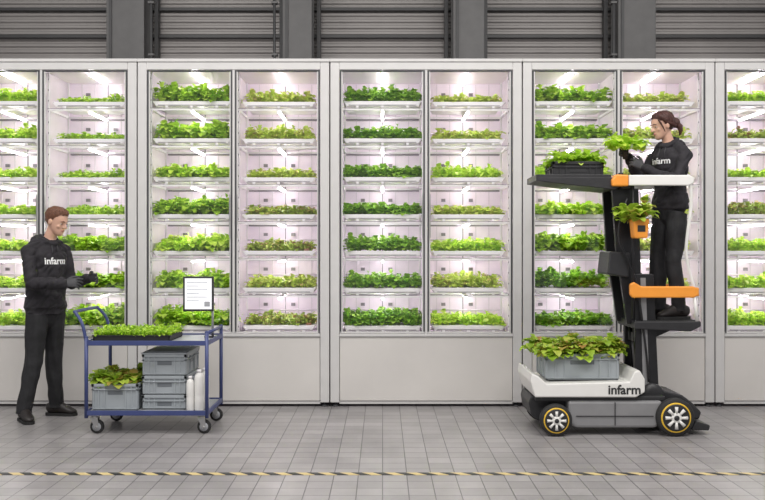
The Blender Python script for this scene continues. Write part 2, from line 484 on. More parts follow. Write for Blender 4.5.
# ------------------------------------------------------------------ crates
def crate(mb, x0, x1, y0, y1, z0, h, mt, md, lid=False):
    z1 = z0+h; t = .01; e = .012
    a0, a1, b0, b1 = x0+e, x1-e, y0+e, y1-e
    mb.box(a0, a1, b0, b1, z0, z0+t, mt, .003)
    mb.box(a0, a1, b0, b0+t, z0, z1, mt); mb.box(a0, a1, b1-t, b1, z0, z1, mt)
    mb.box(a0, a0+t, b0, b1, z0, z1, mt); mb.box(a1-t, a1, b0, b1, z0, z1, mt)
    for zz, hh in ((z1-.022, .022), (z1-.05, .008)):
        mb.box(x0, x1, y0, y0+e+t, zz, zz+hh, mt, .002); mb.box(x0, x1, y1-e-t, y1, zz, zz+hh, mt, .002)
        mb.box(x0, x0+e+t, y0, y1, zz, zz+hh, mt, .002); mb.box(x1-e-t, x1, y0, y1, zz, zz+hh, mt, .002)
    w = x1-x0
    for k in (0, .12, .25, .75, .88, 1):
        x = a0+(a1-a0-.01)*k
        mb.box(x, x+.01, y0+.004, b0, z0+.01, z1-.02, mt)
    for k in (0, .33, .67, 1):
        y = b0+(b1-b0-.01)*k
        mb.box(x0+.004, a0, y, y+.01, z0+.01, z1-.02, mt); mb.box(a1, x1-.004, y, y+.01, z0+.01, z1-.02, mt)
    mb.box(x0+w*.34, x0+w*.66, b0-.003, b0, z1-.085, z1-.055, md, .001)
    ym = (y0+y1)/2
    mb.box(a1, a1+.003, ym-.06, ym+.06, z1-.085, z1-.055, md); mb.box(a0-.003, a0, ym-.06, ym+.06, z1-.085, z1-.055, md)
    mb.box(a0, a1, y0+.005, b0, z0+.012, z0+.02, mt)
    if lid:
        mb.box(x0-.004, x1+.004, y0-.004, y1+.004, z1, z1+.014, mt, .004)
        mb.box(x0+.03, x1-.03, y0+.03, y1-.03, z1+.012, z1+.02, mt, .003)

def crate_obj(name, x0, x1, y0, y1, z0, h, mt=None, lid=False, plants=None, md=None):
    r = empty(name, ((x0+x1)/2, (y0+y1)/2, z0))
    mb = MB(); crate(mb, x0, x1, y0, y1, z0, h, mt or M['crate'], md or M['crate_d'], lid)
    if plants: mb.box(x0+.03, x1-.03, y0+.03, y1-.03, z0+.02, z0+h-.03, M['soil'])
    mb.out('crate_shell', r)
    if plants:
        o = bpy.data.objects.new('lettuce_plants', plants); link(o, r); o.location = (0, 0, h-.04)
    return r

# ------------------------------------------------------------------ utility cart
def cart():
    r = empty('utility_cart', (-1.84, 7.1, 0)); mb = MB(); B = M['blue']
    X0, X1, Y0, Y1 = -2.31, -1.37, 6.8, 7.4
    for x in (X0, X1):
        for y in (Y0, Y1):
            top = .76
            if x == X1: top = .80
            mb.tube([(x, y, .13), (x, y, top)], .015, B, 12)
            mb.ell((x, y, top), (.017, .017, .01), B)
    mb.tube([(X1, Y0, .79), (X1, Y1, .79)], .013, B)
    mb.tube(spline([(X0, Y0, .72), (X0-.03, Y0, .86), (X0-.09, Y0+.03, .945), (X0-.11, Y0+.09, .955), (X0-.11, Y1-.09, .955), (X0-.09, Y1-.03, .945), (X0-.03, Y1, .86), (X0, Y1, .72)]), .013, B, 12)
    for z in (.695, .15):
        mb.box(X0, X1, Y0, Y1, z+.012, z+.027, M['shelfg'], .002)
        mb.box(X0-.012, X1+.012, Y0-.012, Y0+.004, z, z+.038, B, .003); mb.box(X0-.012, X1+.012, Y1-.004, Y1+.012, z, z+.038, B, .003)
        mb.box(X0-.012, X0+.004, Y0, Y1, z, z+.038, B, .003); mb.box(X1-.004, X1+.012, Y0, Y1, z, z+.038, B, .003)
    mb.out('frame', r)
    mb = MB()
    for x in (X0+.05, X1-.05):
        for y in (Y0+.05, Y1-.05):
            mb.box(x-.045, x+.045, y-.04, y+.04, .142, .150, M['steel'], .002)
            mb.lathe((x, y, .122), (0, 0, 1), [(.028, 0), (.03, .01), (.02, .022)], M['steel'], 16)
            for s in (-1, 1):
                mb.prism([(x-.03, .128), (x+.03, .128), (x+.035, .05), (x+.01, .04)], y+s*.022-.002, y+s*.022+.002, M['steel'])
            wx = x+.02
            mb.lathe((wx, y-.016, .055), (0, 1, 0), [(.045, 0), (.053, .004), (.055, .016), (.053, .028), (.045, .032)], M['rubber'], 28)
            mb.lathe((wx, y-.019, .055), (0, 1, 0), [(.034, 0), (.034, .038)], M['shelfg'], 24)
            mb.lathe((wx, y-.027, .055), (0, 1, 0), [(.009, 0), (.009, .054)], M['steel'], 12)
    mb.out('casters', r)
cart()
def seedtray():
    r = empty('seedling_tray', (-1.97, 7.06, .7225)); mb = MB()
    x0, x1, y0, y1 = -2.27, -1.67, 6.84, 7.28
    mb.box(x0, x1, y0, y1, .723, .73, M['black'])
    for a in ((x0, x1, y0, y0+.008), (x0, x1, y1-.008, y1), (x0, x0+.008, y0, y1), (x1-.008, x1, y0, y1)):
        mb.box(*a, .723, .768, M['crate_b'])
    mb.box(x0-.008, x1+.008, y0-.008, y0+.006, .764, .772, M['crate_b']); mb.box(x0-.008, x1+.008, y1-.006, y1+.008, .764, .772, M['crate_b'])
    mb.box(x0+.01, x1-.01, y0+.01, y1-.01, .73, .76, M['soil']); mb.out('tray', r)
    me = foliage('seedlings', .60, .44, .082, M['leafA'], 7, 28, 20, 9, .025)
    o = bpy.data.objects.new('seedlings', me); link(o, r); o.location = (0, 0, .034)
seedtray()
let1 = foliage('lettuce_plants', .36, .46, .19, M['leafD'], 21, 3, 3, 75, .085)
crate_obj('plastic_crate', -2.285, -1.915, 6.84, 7.36, .179, .21, plants=let1)
crate_obj('plastic_crate', -1.90, -1.545, 6.88, 7.36, .179, .115)
crate_obj('plastic_crate', -1.90, -1.545, 6.88, 7.36, .295, .15)
crate_obj('plastic_crate', -1.90, -1.545, 6.88, 7.36, .446, .17, lid=True)
def bottle(x, y, r_, h):
    mb = MB(); mb.lathe((x, y, .178), (0, 0, 1), [(r_*.9, 0), (r_, .008), (r_, h*.35), (r_*.97, h*.37), (r_, h*.39), (r_, h*.8), (r_*.8, h*.88), (r_*.42, h*.92), (r_*.42, h*.94)], M['white'], 28)
    mb.lathe((x, y, .178+h*.935), (0, 0, 1), [(r_*.5, 0), (r_*.5, h*.06), (r_*.45, h*.065)], M['tray'], 20)
    mb.out('water_bottle', None, (x, y, .178))
bottle(-1.512, 6.86, .030, .27); bottle(-1.445, 6.87, .036, .32); bottle(-1.42, 6.96, .036, .32)

def display():
    r = empty('display_monitor', (-1.50, 7.12, .724)); mb = MB()
    x0, x1, z0, z1, y = -1.625, -1.375, .94, 1.225, 7.1
    mb.box(x0, x1, y, y+.02, z0, z1, M['black'], .006)
    sm = mat('screen_on', (.8, .8, .82), .3, emit=(.93, .94, 1), estr=.35)
    mb.box(x0+.016, x1-.016, y-.002, y, z0+.018, z1-.016, sm)
    for k in range(6):
        mb.box(x0+.03, x0+.03+(.10 if k % 2 else .17), y-.003, y-.002, z1-.05-k*.030, z1-.046-k*.030, M['crate'])
    mb.box(x1-.075, x1-.03, y-.003, y-.002, z0+.04, z0+.08, M['shelfg'])
    mb.tube([(-1.395, 7.16, .724), (-1.395, 7.16, 1.06)], .010, M['steel'])
    mb.tube([(-1.395, 7.16, 1.06), (-1.46, 7.12, 1.06)], .010, M['steel'])
    mb.lathe((-1.42, 7.17, .723), (0, 0, 1), [(.045, 0), (.045, .008), (.015, .012)], M['black'], 20)
    mb.out('screen', r)
display()

# ------------------------------------------------------------------ personnel lift
def lift():
    r = empty('personnel_lift', (1.83, 7.07, 0))
    mb = MB(); K = M['black']; S = M['mast']; Wt = M['white']; O = M['orange']
    mb.prism([(1.44, .10), (1.50, .06), (2.12, .06), (2.17, .11), (2.17, .27), (1.44, .27)], 6.76, 7.38, M['chassis'], .02)
    mb.prism([(1.17, .14), (1.22, .10), (1.45, .12), (1.45, .29), (1.17, .29), (1.15, .24)], 6.86, 7.28, K, .012)
    mb.box(1.19, 2.20, 6.78, 7.36, .262, .305, K, .01)
    mb.prism([(2.10, .12), (2.50, .10), (2.52, .16), (2.44, .24), (2.36, .30), (2.10, .36)], 6.88, 7.26, K, .015)
    mb.prism([(2.40, .04), (2.54, .035), (2.55, .075), (2.44, .11)], 6.78, 7.36, K, .008)
    mb.box(1.50, 2.1, 6.752, 6.762, .15, .155, K); mb.box(1.80, 1.805, 6.752, 6.762, .08, .26, K)
    mb.out('chassis', r)
    mb = MB()
    mb.prism([(1.18, .30), (1.96, .30), (2.03, .34), (2.03, .44), (1.99, .51), (1.95, .50), (1.91, .42), (1.27, .405), (1.21, .46), (1.155, .485), (1.145, .42)], 6.74, 7.40, Wt, .01)
    mb.out('deck_cover', r)
    t = bpy.data.objects.new('deck_lettering', text_mesh('infarm', .10, M['black'])); link(t, r)
    t.rotation_euler = (math.pi/2, 0, 0); t.location = (1.87-1.83, 6.7375-7.07, .357)
    mb = MB()
    def wheel(x, z, rad, y, s):
        ax = (0, s, 0)
        mb.lathe((x, y, z), ax, [(rad*.72, .0), (rad*.93, -.004), (rad, .012), (rad, .05), (rad*.93, .062), (rad*.7, .062)], M['rubber'], 40)
        mb.lathe((x, y, z), ax, [(rad*.72, -.007), (rad*.76, -.009), (rad*.79, -.003), (rad*.79, .01)], M['yellow'], 40)
        mb.lathe((x, y, z), ax, [(rad*.66, -.011), (rad*.71, -.009), (rad*.72, .0)], K, 40)
        for k in range(8):
            a = k*math.pi/4
            p0 = V((x+math.cos(a)*rad*.22, y-s*.013, z+math.sin(a)*rad*.22)); p1 = V((x+math.cos(a)*rad*.58, y-s*.013, z+math.sin(a)*rad*.58))
            mb.tube([p0, p1], [rad*.06, rad*.10], Wt, 8)
        mb.lathe((x, y, z), ax, [(rad*.24, -.02), (rad*.28, -.014), (rad*.28, 0)], Wt, 24)
        mb.lathe((x, y, z), ax, [(rad*.13, -.024), (rad*.15, -.018), (rad*.15, 0)], K, 20)
    for s, y in ((1, 6.72), (-1, 7.42)):
        wheel(1.34, .125, .125, y, s); wheel(2.262, .147, .147, y, s)
    mb.tube([(1.34, 6.76, .125), (1.34, 7.38, .125)], .02, M['chassis']); mb.tube([(2.262, 6.76, .147), (2.262, 7.38, .147)], .02, M['chassis'])
    mb.out('wheels', r)
    mb = MB()
    for y in (6.90, 7.20):
        mb.prism([(2.00, .28), (2.19, .28), (2.145, 1.25), (2.0, 1.25)], y, y+.05, S, .006)
        mb.prism([(1.95, .85), (2.07, .85), (2.04, 1.93), (1.83, 1.93), (1.86, 1.45)], y+.045, y+.085, S, .005)
        mb.prism([(2.06, .34), (2.11, .34), (2.08, 1.22), (2.04, 1.22)], y-.006, y+.001, M['chassis'])
    for z in (.45, .8, 1.2): mb.box(2.02, 2.12, 6.95, 7.2, z-.03, z+.03, S, .005)
    for z in (1.3, 1.6, 1.88): mb.box(1.90, 2.0, 6.98, 7.18, z-.03, z+.03, S, .005)
    mb.tube([(2.09, 7.06, .3), (2.06, 7.06, 1.2)], .03, M['chassis']); mb.tube([(2.06, 7.06, 1.15), (1.96, 7.06, 1.9)], .018, M['steel'])
    for y in (7.01, 7.11): mb.tube([(2.05, y, .35), (1.93, y, 1.9)], .007, S, 8)
    mb.prism([(1.78, 1.25), (1.95, 1.22), (1.96, 1.42), (1.80, 1.43)], 6.90, 7.24, K, .012)
    mb.lathe((2.13, 6.86, .30), (0, 1, 0), [(.04, -.005), (.085, 0), (.09, .03), (.085, .08)], K, 28)
    mb.tube(spline([(1.93, 6.88, 1.85), (1.86, 6.86, 1.55), (1.99, 6.86, 1.2), (2.07, 6.87, .7), (2.1, 6.88, .4)]), .009, S, 8)
    mb.out('mast', r)
    mb = MB()
    mb.prism([(1.22, 1.985), (1.45, 1.955), (1.83, 1.915), (1.86, 1.93), (1.86, 2.015), (1.22, 2.015)], 6.86, 7.30, K, .006)
    for y in (6.86, 7.285): mb.box(1.22, 1.80, y, y+.015, 2.01, 2.035, K, .003)
    mb.box(1.21, 1.23, 6.86, 7.30, 1.985, 2.035, K, .003)
    mb.out('load_tray', r)
    mb = MB()
    mb.prism([(1.80, 1.94), (1.93, 1.94), (1.93, 2.03), (1.83, 2.035), (1.795, 1.99)], 6.83, 7.33, O, .012)
    for ya, yb in ((6.825, 6.865), (7.30, 7.34)):
        mb.prism([(1.93, 1.945), (2.40, 1.945), (2.44, 1.965), (2.44, 2.01), (2.40, 2.028), (1.93, 2.028)], ya, yb, Wt, .008)
    mb.box(1.88, 1.98, 6.87, 7.30, 1.92, 2.0, K, .01)
    mb.lathe((1.9, 6.95, 2.03), (0, 0, 1), [(.022, 0), (.022, .02), (.018, .025)], K, 16)
    for y in (6.85, 7.32):
        mb.tube(spline([(2.42, y, 1.96), (2.425, y, 1.80), (2.40, y, 1.60), (2.385, y, 1.42), (2.41, y, 1.27), (2.45, y, 1.14)]), .013, Wt, 10)
        mb.tube([(2.45, y, 1.08), (2.47, y, .88)], .013, Wt, 10)
        mb.prism([(1.96, 1.065), (2.44, 1.065), (2.48, 1.085), (2.48, 1.135), (2.44, 1.155), (2.03, 1.155), (1.97, 1.19), (1.94, 1.17), (1.94, 1.09)], y-.02, y+.02, O, .01)
    mb.box(2.455, 2.49, 6.85, 7.32, 1.075, 1.145, O, .01)
    mb.tube([(1.97, 6.86, .9), (1.97, 6.86, 1.95)], .012, S, 10); mb.tube([(1.97, 7.31, .9), (1.97, 7.31, 1.95)], .012, S, 10)
    mb.out('operator_guard', r)
    mb = MB()
    mb.prism([(1.98, .82), (2.42, .80), (2.50, .84), (2.50, .88), (1.98, .88)], 6.84, 7.34, K, .008)
    mb.box(2.02, 2.48, 6.87, 7.31, .879, .884, M['rubber'])
    mb.prism([(2.02, .70), (2.10, .70), (2.36, .82), (2.02, .82)], 6.98, 7.2, S, .006)
    mb.out('operator_platform', r)
    mb = MB()
    x0, x1, y0, y1, z0, z1 = 1.925, 2.055, 6.70, 6.82, 1.53, 1.68
    mb.prism([(x0+.015, z0), (x1-.015, z0), (x1, z1), (x0, z1)], y0, y1, O, .012)
    mb.box(x0+.012, x1-.012, y0+.012, y1-.012, z1-.004, z1+.003, M['soil'])
    mb.box(x0+.035, x1-.035, y0-.003, y0+.001, z0+.05, z0+.10, K, .001)
    mb.tube([(2.0, 6.81, 1.6), (1.97, 6.86, 1.6)], .012, S, 8)
    mb.out('side_bin', r)
    fo = foliage('bin_plant', .20, .18, .24, M['leafD'], 77, 2, 2, 34, .085)
    o = bpy.data.objects.new('bin_plant', fo); link(o, r); o.location = (1.965-1.83, 6.77-7.07, 1.65)
lift()
let2 = foliage('lettuce_plants', .68, .44, .20, M['leafD'], 22, 5, 3, 75, .095)
crate_obj('plastic_crate', 1.275, 1.86, 6.83, 7.26, .422, .205, plants=let2)
let3 = foliage('lettuce_plants', .44, .32, .16, M['leafA'], 23, 5, 3, 40, .065)
crate_obj('plastic_crate', 1.345, 1.755, 6.90, 7.24, 2.017, .125, mt=M['crate_b'], md=M['black'], plants=let3)

# ------------------------------------------------------------------ people
HZ = [0, .008, .02, .04, .065, .09, .12, .15, .175, .195, .212, .225, .232]
HC = [.058, .052, .043, .026, .012, .003, -.003, -.007, -.009, -.010, -.011, -.012, -.012]
HD = [.014, .030, .046, .066, .080, .089, .095, .098, .094, .083, .066, .040, .012]
HW = [.014, .028, .040, .052, .061, .067, .072, .075, .073, .066, .053, .033, .010]

def remesh(mb, voxel, sm):
    me = mb.mesh('tmp')
    ob = bpy.data.objects.new('tmp', me); sc.collection.objects.link(ob)
    m = ob.modifiers.new('r', 'REMESH'); m.mode = 'VOXEL'; m.voxel_size = voxel
    if sm:
        s = ob.modifiers.new('s', 'SMOOTH'); s.factor = .5; s.iterations = sm
    dg = bpy.context.evaluated_depsgraph_get(); dg.update()
    me2 = bpy.data.meshes.new_from_object(ob.evaluated_get(dg))
    bpy.data.objects.remove(ob)
    me2.polygons.foreach_set('use_smooth', [True]*len(me2.polygons))
    return me2

def make_hand(parent, wrist, xd, thumb, back, curl=35, sc_=1.0, name='hand'):
    x = V(xd).normalized(); y = V(thumb); y = (y-x*y.dot(x)).normalized()
    z = x.cross(y)
    if z.dot(V(back)) < 0: z = -z
    w = V(wrist)
    def L(a, b, c): return w+(x*a+y*b+z*c)*sc_
    mb = MB(); G = M['glove']
    mb.tube([L(-.04, 0, 0), L(0, 0, 0), L(.03, .002, 0), (L(.06, .001, 0)), L(.088, 0, 0)],
            [(.027*sc_, .023*sc_), (.027*sc_, .021*sc_), (.036*sc_, .018*sc_), (.041*sc_, .016*sc_), (.038*sc_, .012*sc_)], G, 16, hint=y, rnd=True)
    for i, (yy, ln, sp) in enumerate(((.031, .072, .16), (.0105, .080, .04), (-.0105, .075, -.06), (-.031, .058, -.18))):
        p = V((.084, yy, 0)); pts = [V((.06, yy*.9, 0)), p]
        ang = 0.12; sd = sp
        cu = math.radians(curl*(1+.18*(i-1.2)))
        for k, fr in enumerate((.42, .32, .26)):
            ang += cu*(.7, 1.0, .7)[k]
            d = V((math.cos(ang)*math.cos(sd), math.sin(sd), -math.sin(ang)))
            p = p+d*ln*fr; pts.append(p)
        mb.tube([L(*q) for q in pts], [.010*sc_, .0098*sc_, .0092*sc_, .0085*sc_, .0072*sc_], G, 10, rnd=True)
    tp = [V((.012, .012, -.004)), V((.035, .036, -.010)), V((.058, .055, -.020)), V((.080, .060, -.030)), V((.096, .058, -.036))]
    mb.tube([L(*q) for q in tp], [.015*sc_, .0145*sc_, .0115*sc_, .0105*sc_, .0085*sc_], G, 10, rnd=True)
    me = remesh(mb, .0032, 2)
    me.materials.clear(); me.materials.append(G)
    for v in me.vertices: v.co -= parent.location
    o = bpy.data.objects.new(name, me); link(o, parent)

def person(name, P):
    root = empty(name, P['loc'])
    left = V(P['left']).normalized(); k = P.get('k', 1.0)
    HM = Matrix.Translation(V(P['head'])) @ Matrix.Rotation(math.radians(P['yaw']), 4, 'Z') @ Matrix.Rotation(math.radians(P['pitch']), 4, 'Y') @ Matrix.Scale(P['hs'], 4)
    hr = HM.to_3x3(); hs = P['hs']
    def H(a, b, c): return HM @ V((a, b, c))
    groups = {}
    hb = MB(); S = M['skin']
    vs = []; fs = []; seg = 32
    for i, z in enumerate(HZ):
        for q in range(seg):
            a = 2*math.pi*q/seg
            ca, sa = math.cos(a), math.sin(a)
            xx = HC[i]+HD[i]*ca*(0.97 if ca > .6 and .04 < z < .15 else 1)
            vs.append(H(xx, HW[i]*sa, z))
    for i in range(len(HZ)-1):
        for q in range(seg):
            q2 = (q+1) % seg
            fs.append([i*seg+q, i*seg+q2, (i+1)*seg+q2, (i+1)*seg+q])
    fs.append(list(range(seg))[::-1]); fs.append([(len(HZ)-1)*seg+q for q in range(seg)])
    hb.add(vs, fs, S, True)
    R3 = hr.normalized()
    hb.tube([H(.082, 0, .128), H(.094, 0, .112), H(.107, 0, .096), H(.110, 0, .088)], [.007*hs, .009*hs, .011*hs, .012*hs], S, 10, rnd=True)
    hb.ell(H(.095, .011, .086), (.011*hs, .008*hs, .008*hs), S, R3); hb.ell(H(.095, -.011, .086), (.011*hs, .008*hs, .008*hs), S, R3)
    hb.tube([H(.076, -.034, .137), H(.087, -.012, .139), H(.087, .012, .139), H(.076, .034, .137)], .009*hs, S, 10, rnd=True)
    hb.ell(H(.084, 0, .058), (.013*hs, .022*hs, .013*hs), S, R3)
    hb.ell(H(.072, 0, .020), (.020*hs, .020*hs, .016*hs), S, R3)
    for s in (-1, 1):
        hb.ell(H(.062, s*.040, .088), (.018*hs, .016*hs, .018*hs), S, R3)
        hb.ell(H(-.008, s*.076, .108), (.018*hs, .009*hs, .030*hs), S, R3)
    nb = V(P['neck'])
    hb.tube([nb-V((0, 0, .05)), nb, H(-.015, 0, .03), H(-.01, 0, .07)], [.056*k, .052*k, .050*k, .050*k], S, 16)
    groups['skin'] = hb
    tb = MB(); Hd = M['hoodie']
    tb.tube([p for p, a, b in P['torso']], [(a, b) for p, a, b in P['torso']], Hd, 28, hint=left, rnd=False)
    tb.tube([p for p, a, b in P['hem']], [(a, b) for p, a, b in P['hem']], Hd, 28, hint=left)
    sl, sr = V(P['shL']), V(P['shR'])
    tb.tube([sr+V((0, 0, -.005)), (sr+nb)/2+V((0, 0, .018)), nb+V((0, 0, .0)), (sl+nb)/2+V((0, 0, .018)), sl+V((0, 0, -.005))], [.060*k, .060*k, .066*k, .060*k, .060*k], Hd, 14, rnd=True)
    for a, b, c in ((P['shL'], P['elL'], P['wrL']), (P['shR'], P['elR'], P['wrR'])):
        a, b, c = V(a), V(b), V(c)
        tb.tube([a, a.lerp(b, .35), a.lerp(b, .8), b, b.lerp(c, .2), b.lerp(c, .6), b.lerp(c, .93), c], [r_*k*P.get('ar', 1) for r_ in (.066, .062, .054, .052, .053, .046, .042, .036)], Hd, 16, rnd=True)
        tb.tube([c.lerp(b, .13), c.lerp(b, .02)], [.041*k, .037*k], Hd, 16)
    fw = V(P['fwd'])
    ring = []
    for q in range(17):
        a = 2*math.pi*q/16
        ring.append(nb+left*math.cos(a)*.074*k+fw*(math.sin(a)*.072*k)+V((0, 0, .028-.032*math.sin(a))))
    tb.tube(ring, .026*k, Hd, 10)
    tb.ell(nb-fw*.090*k+V((0, 0, -.005)), (.072*k, .105*k, .080*k), Hd, Matrix.Rotation(math.atan2(fw.y, fw.x), 3, 'Z'))
    pk = V(P['pocket'])
    tb.ell(pk, (.045*k, .10*k, .075*k), Hd, Matrix.Rotation(math.atan2(fw.y, fw.x), 3, 'Z'))
    groups['hoodie'] = tb
    lb = MB(); Tr = M['trouser']
    lb.tube([p for p, a, b in P['pelvis']], [(a, b) for p, a, b in P['pelvis']], Tr, 24, hint=left, rnd=True)
    for a, b, c in ((P['hpL'], P['knL'], P['anL']), (P['hpR'], P['knR'], P['anR'])):
        a, b, c = V(a), V(b), V(c)
        lb.tube([a, a.lerp(b, .3), a.lerp(b, .75), b, b.lerp(c, .25), b.lerp(c, .65), c, c+V((0, 0, -.03))],
                [(r_*k, r2*k) for r_, r2 in ((.092, .10), (.088, .096), (.074, .078), (.070, .074), (.070, .077), (.062, .068), (.062, .067), (.065, .070))], Tr, 18, hint=left)
    groups['trouser'] = lb
    allb = MB()
    for g in ('skin', 'hoodie', 'trouser'):
        allb.add(groups[g].v, groups[g].f, M[g], True)
    me = remesh(allb, .0055, 2)
    me.materials.clear()
    for g in ('skin', 'hoodie', 'trouser'): me.materials.append(M[g])
    tr = {}
    for g in ('skin', 'hoodie', 'trouser'):
        tr[g] = BVHTree.FromPolygons([V(v) for v in groups[g].v], groups[g].f)
    idx = []
    for p in me.polygons:
        best = None
        for gi, g in enumerate(('skin', 'hoodie', 'trouser')):
            h = tr[g].find_nearest(p.center)
            d = h[3]+(0 if g != 'skin' else .001)
            if best is None or d < best[0]: best = (d, gi)
        idx.append(best[1])
    me.polygons.foreach_set('material_index', idx)
    skinv = set(); trv = set()
    for p in me.polygons:
        if idx[p.index] == 0: skinv.update(p.vertices)
        elif idx[p.index] == 2: trv.update(p.vertices)
    nrm = [v.normal.copy() for v in me.vertices]
    for v in me.vertices:
        if v.index in skinv: continue
        c = v.co
        if v.index in trv:   # long soft folds, gathered towards hem
            w = noise.noise(V((c.x*14, c.y*14, c.z*4+c.x*8)))*.012+noise.noise(V((c.x*6, c.y*6, c.z*11)))*.007
        else:                # diagonal pulls of a loose hoodie
            w = noise.noise(V((c.x*7, c.y*7, c.z*8+c.x*9)))*.015+(abs(noise.noise(V((c.x*12+5, c.y*12, c.z*17-c.x*14))))-.2)*.017
        v.co = c+nrm[v.index]*w
    bvh = BVHTree.FromPolygons([v.co.copy() for v in me.vertices], [list(p.vertices) for p in me.polygons])
    for v in me.vertices: v.co -= V(P['loc'])
    body = bpy.data.objects.new('body', me); link(body, root)
    tm = text_mesh('infarm', P['ts'], M['print'], 0.0)
    tx = V(P['tdir']).normalized(); up = V((0, 0, 1)); nrm_ = tx.cross(up).normalized()
    c0 = V(P['tpos'])
    bm = bmesh.new(); bm.from_mesh(tm)
    bmesh.ops.triangulate(bm, faces=bm.faces)
    bmesh.ops.subdivide_edges(bm, edges=bm.edges, cuts=1)
    for v in bm.verts:
        p = c0+tx*v.co.x+up*v.co.y+nrm_*.07
        h = bvh.ray_cast(p, -nrm_)
        q = h[0] if h[0] is not None else c0
        v.co = q+nrm_*.006-V(P['loc'])
    bm.to_mesh(tm); bm.free()
    link(bpy.data.objects.new('chest_print', tm), root)
    fb = MB()
    for s in (-1, 1):
        fb.ell(H(.0775, s*.031, .117), (.009*hs, .012*hs, .0058*hs), M['eye'], R3)
        fb.ell(H(.0845, s*.031, .117), (.0035*hs, .0055*hs, .0050*hs), M['iris'], R3)
        fb.tube([H(.079, s*.044, .1225), H(.0862, s*.032, .1245), H(.087, s*.019, .121)], .0028*hs, M['skin'], 8)
        fb.tube([H(.080, s*.048, .137), H(.092, s*.030, .143), H(.096, s*.014, .139)], [.002, .0036, .003], P['hairm'], 8, rnd=True)
        # hoodie drawstring
        a0 = nb+fw*.088*k+left*s*.025+V((0, 0, .0))
        h0 = bvh.ray_cast(a0+fw*.1+V((0, 0, -.02)), -fw); h1 = bvh.ray_cast(a0+fw*.1+V((0, 0, -.10)), -fw)
        if h0[0] and h1[0]: fb.tube([h0[0]+fw*.003, (h0[0]+h1[0])/2+fw*.006, h1[0]+fw*.003], .003, M['glove'], 6)
    fb.tube([H(.086, -.020, .0575), H(.0955, -.008, .061), H(.097, 0, .060), H(.0955, .008, .061), H(.086, .020, .0575)], [.003, .004, .004, .004, .003], M['lip'], 8, rnd=True)
    fb.tube([H(.086, -.018, .054), H(.0945, 0, .0515), H(.086, .018, .054)], [.003, .005, .003], M['lip'], 8, rnd=True)
    fb.out('face_details', root)
    hbm = MB(); nz_, ns = 60, 84
    vs = []; keep = []
    hx, hz = P['hl']
    for i in range(nz_+1):
        z = .02+(.232-.02)*i/nz_
        c_ = np.interp(z, HZ, HC); d_ = np.interp(z, HZ, HD); w_ = np.interp(z, HZ, HW)
        for q in range(ns):
            a = 2*math.pi*q/ns
            x = c_+d_*math.cos(a); y = w_*math.sin(a)
            lim = np.interp(x, hx, hz)+.010*noise.noise(V((x*60, y*60, 7)))
            th = min(1, max(0, (z-lim)/.035))
            tw = max(0, math.cos(a))*P.get('quiff', 0)*max(0, (z-.16)/.07)
            off = .002+P['ht']*th+tw+.008*noise.noise(V((x*38, y*38, z*20+3)))*th+.0025*math.sin(a*19+z*50+4*noise.noise(V((x*9, y*9, z*9))))*th
            nn = V((math.cos(a), math.sin(a), max(0, (z-.12)*9))).normalized()
            vs.append(H(*(V((x, y, z))+nn*off))); keep.append(z >= lim)
    fs = []
    for i in range(nz_):
        for q in range(ns):
            q2 = (q+1) % ns
            f = [i*ns+q, i*ns+q2, (i+1)*ns+q2, (i+1)*ns+q]
            if sum(keep[j] for j in f) >= 3: fs.append(f)
    fs.append([nz_*ns+q for q in range(ns)])
    hbm.add(vs, fs, P['hairm'], True)
    if P.get('bun'):
        hbm.ell(H(-.125, 0, .115), (.040, .038, .042), P['hairm'], R3)
        hbm.tube([H(-.13, 0, .10), H(-.155, .01, .07), H(-.150, .015, .03), H(-.135, .01, .0)], [.028, .026, .018, .006], P['hairm'], 10, rnd=True)
        for s in (-1, 1):
            hbm.tube([H(.058, s*.062, .172), H(.052, s*.076, .14), H(.040, s*.079, .10), H(.028, s*.074, .06)], [.006, .008, .006, .003], P['hairm'], 8, rnd=True)
            hbm.tube([H(-.02, s*.078, .13), H(-.06, s*.072, .10), H(-.10, s*.04, .09), H(-.12, s*.01, .10)], [.012, .015, .013, .006], P['hairm'], 8, rnd=True)
    hbm.out('hair', root)
    sb = MB()
    for an, dr in ((P['anL'], P['ftL']), (P['anR'], P['ftR'])):
        an = V(an); dr = V(dr).normalized(); sd = V((-dr.y, dr.x, 0)); g = P['ground']
        def F(a, z): return V((an.x, an.y, g))+dr*a+V((0, 0, z))
        sb.tube([F(-.085, .055), F(-.07, .060), F(-.02, .072), F(.03, .074), (F(.08, .058)), F(.13, .044), F(.165, .036), F(.185, .032)],
                [(.015, .02), (.034, .045), (.041, .055), (.042, .056), (.045, .042), (.046, .030), (.036, .022), (.014, .012)], M['shoe'], 18, hint=sd)
        ol = [(-.09, .018), (-.075, .034), (-.02, .040), (.05, .042), (.11, .048), (.15, .044), (.18, .028), (.192, .012)]
        top = [F(a, .024)+sd*w_ for a, w_ in ol]+[F(a, .024)-sd*w_ for a, w_ in ol[::-1]]
        bot = [p-V((0, 0, .023)) for p in top]; n = len(top)
        sb.add(top+bot, [list(range(n)), [n+i for i in range(n)][::-1]]+[[i, (i+1) % n, n+(i+1) % n, n+i] for i in range(n)], M['rubber'])
        sb.tube([F(-.005, .05), F(-.005, .13)], [(.042, .05), (.042, .048)], M['shoe'], 16, hint=sd)
        for q in range(4): sb.tube([F(.035+q*.02, .118-q*.014)+sd*.02, F(.035+q*.02, .120-q*.014)-sd*.02], .003, M['black'], 6)
    sb.out('shoes', root)
    return root

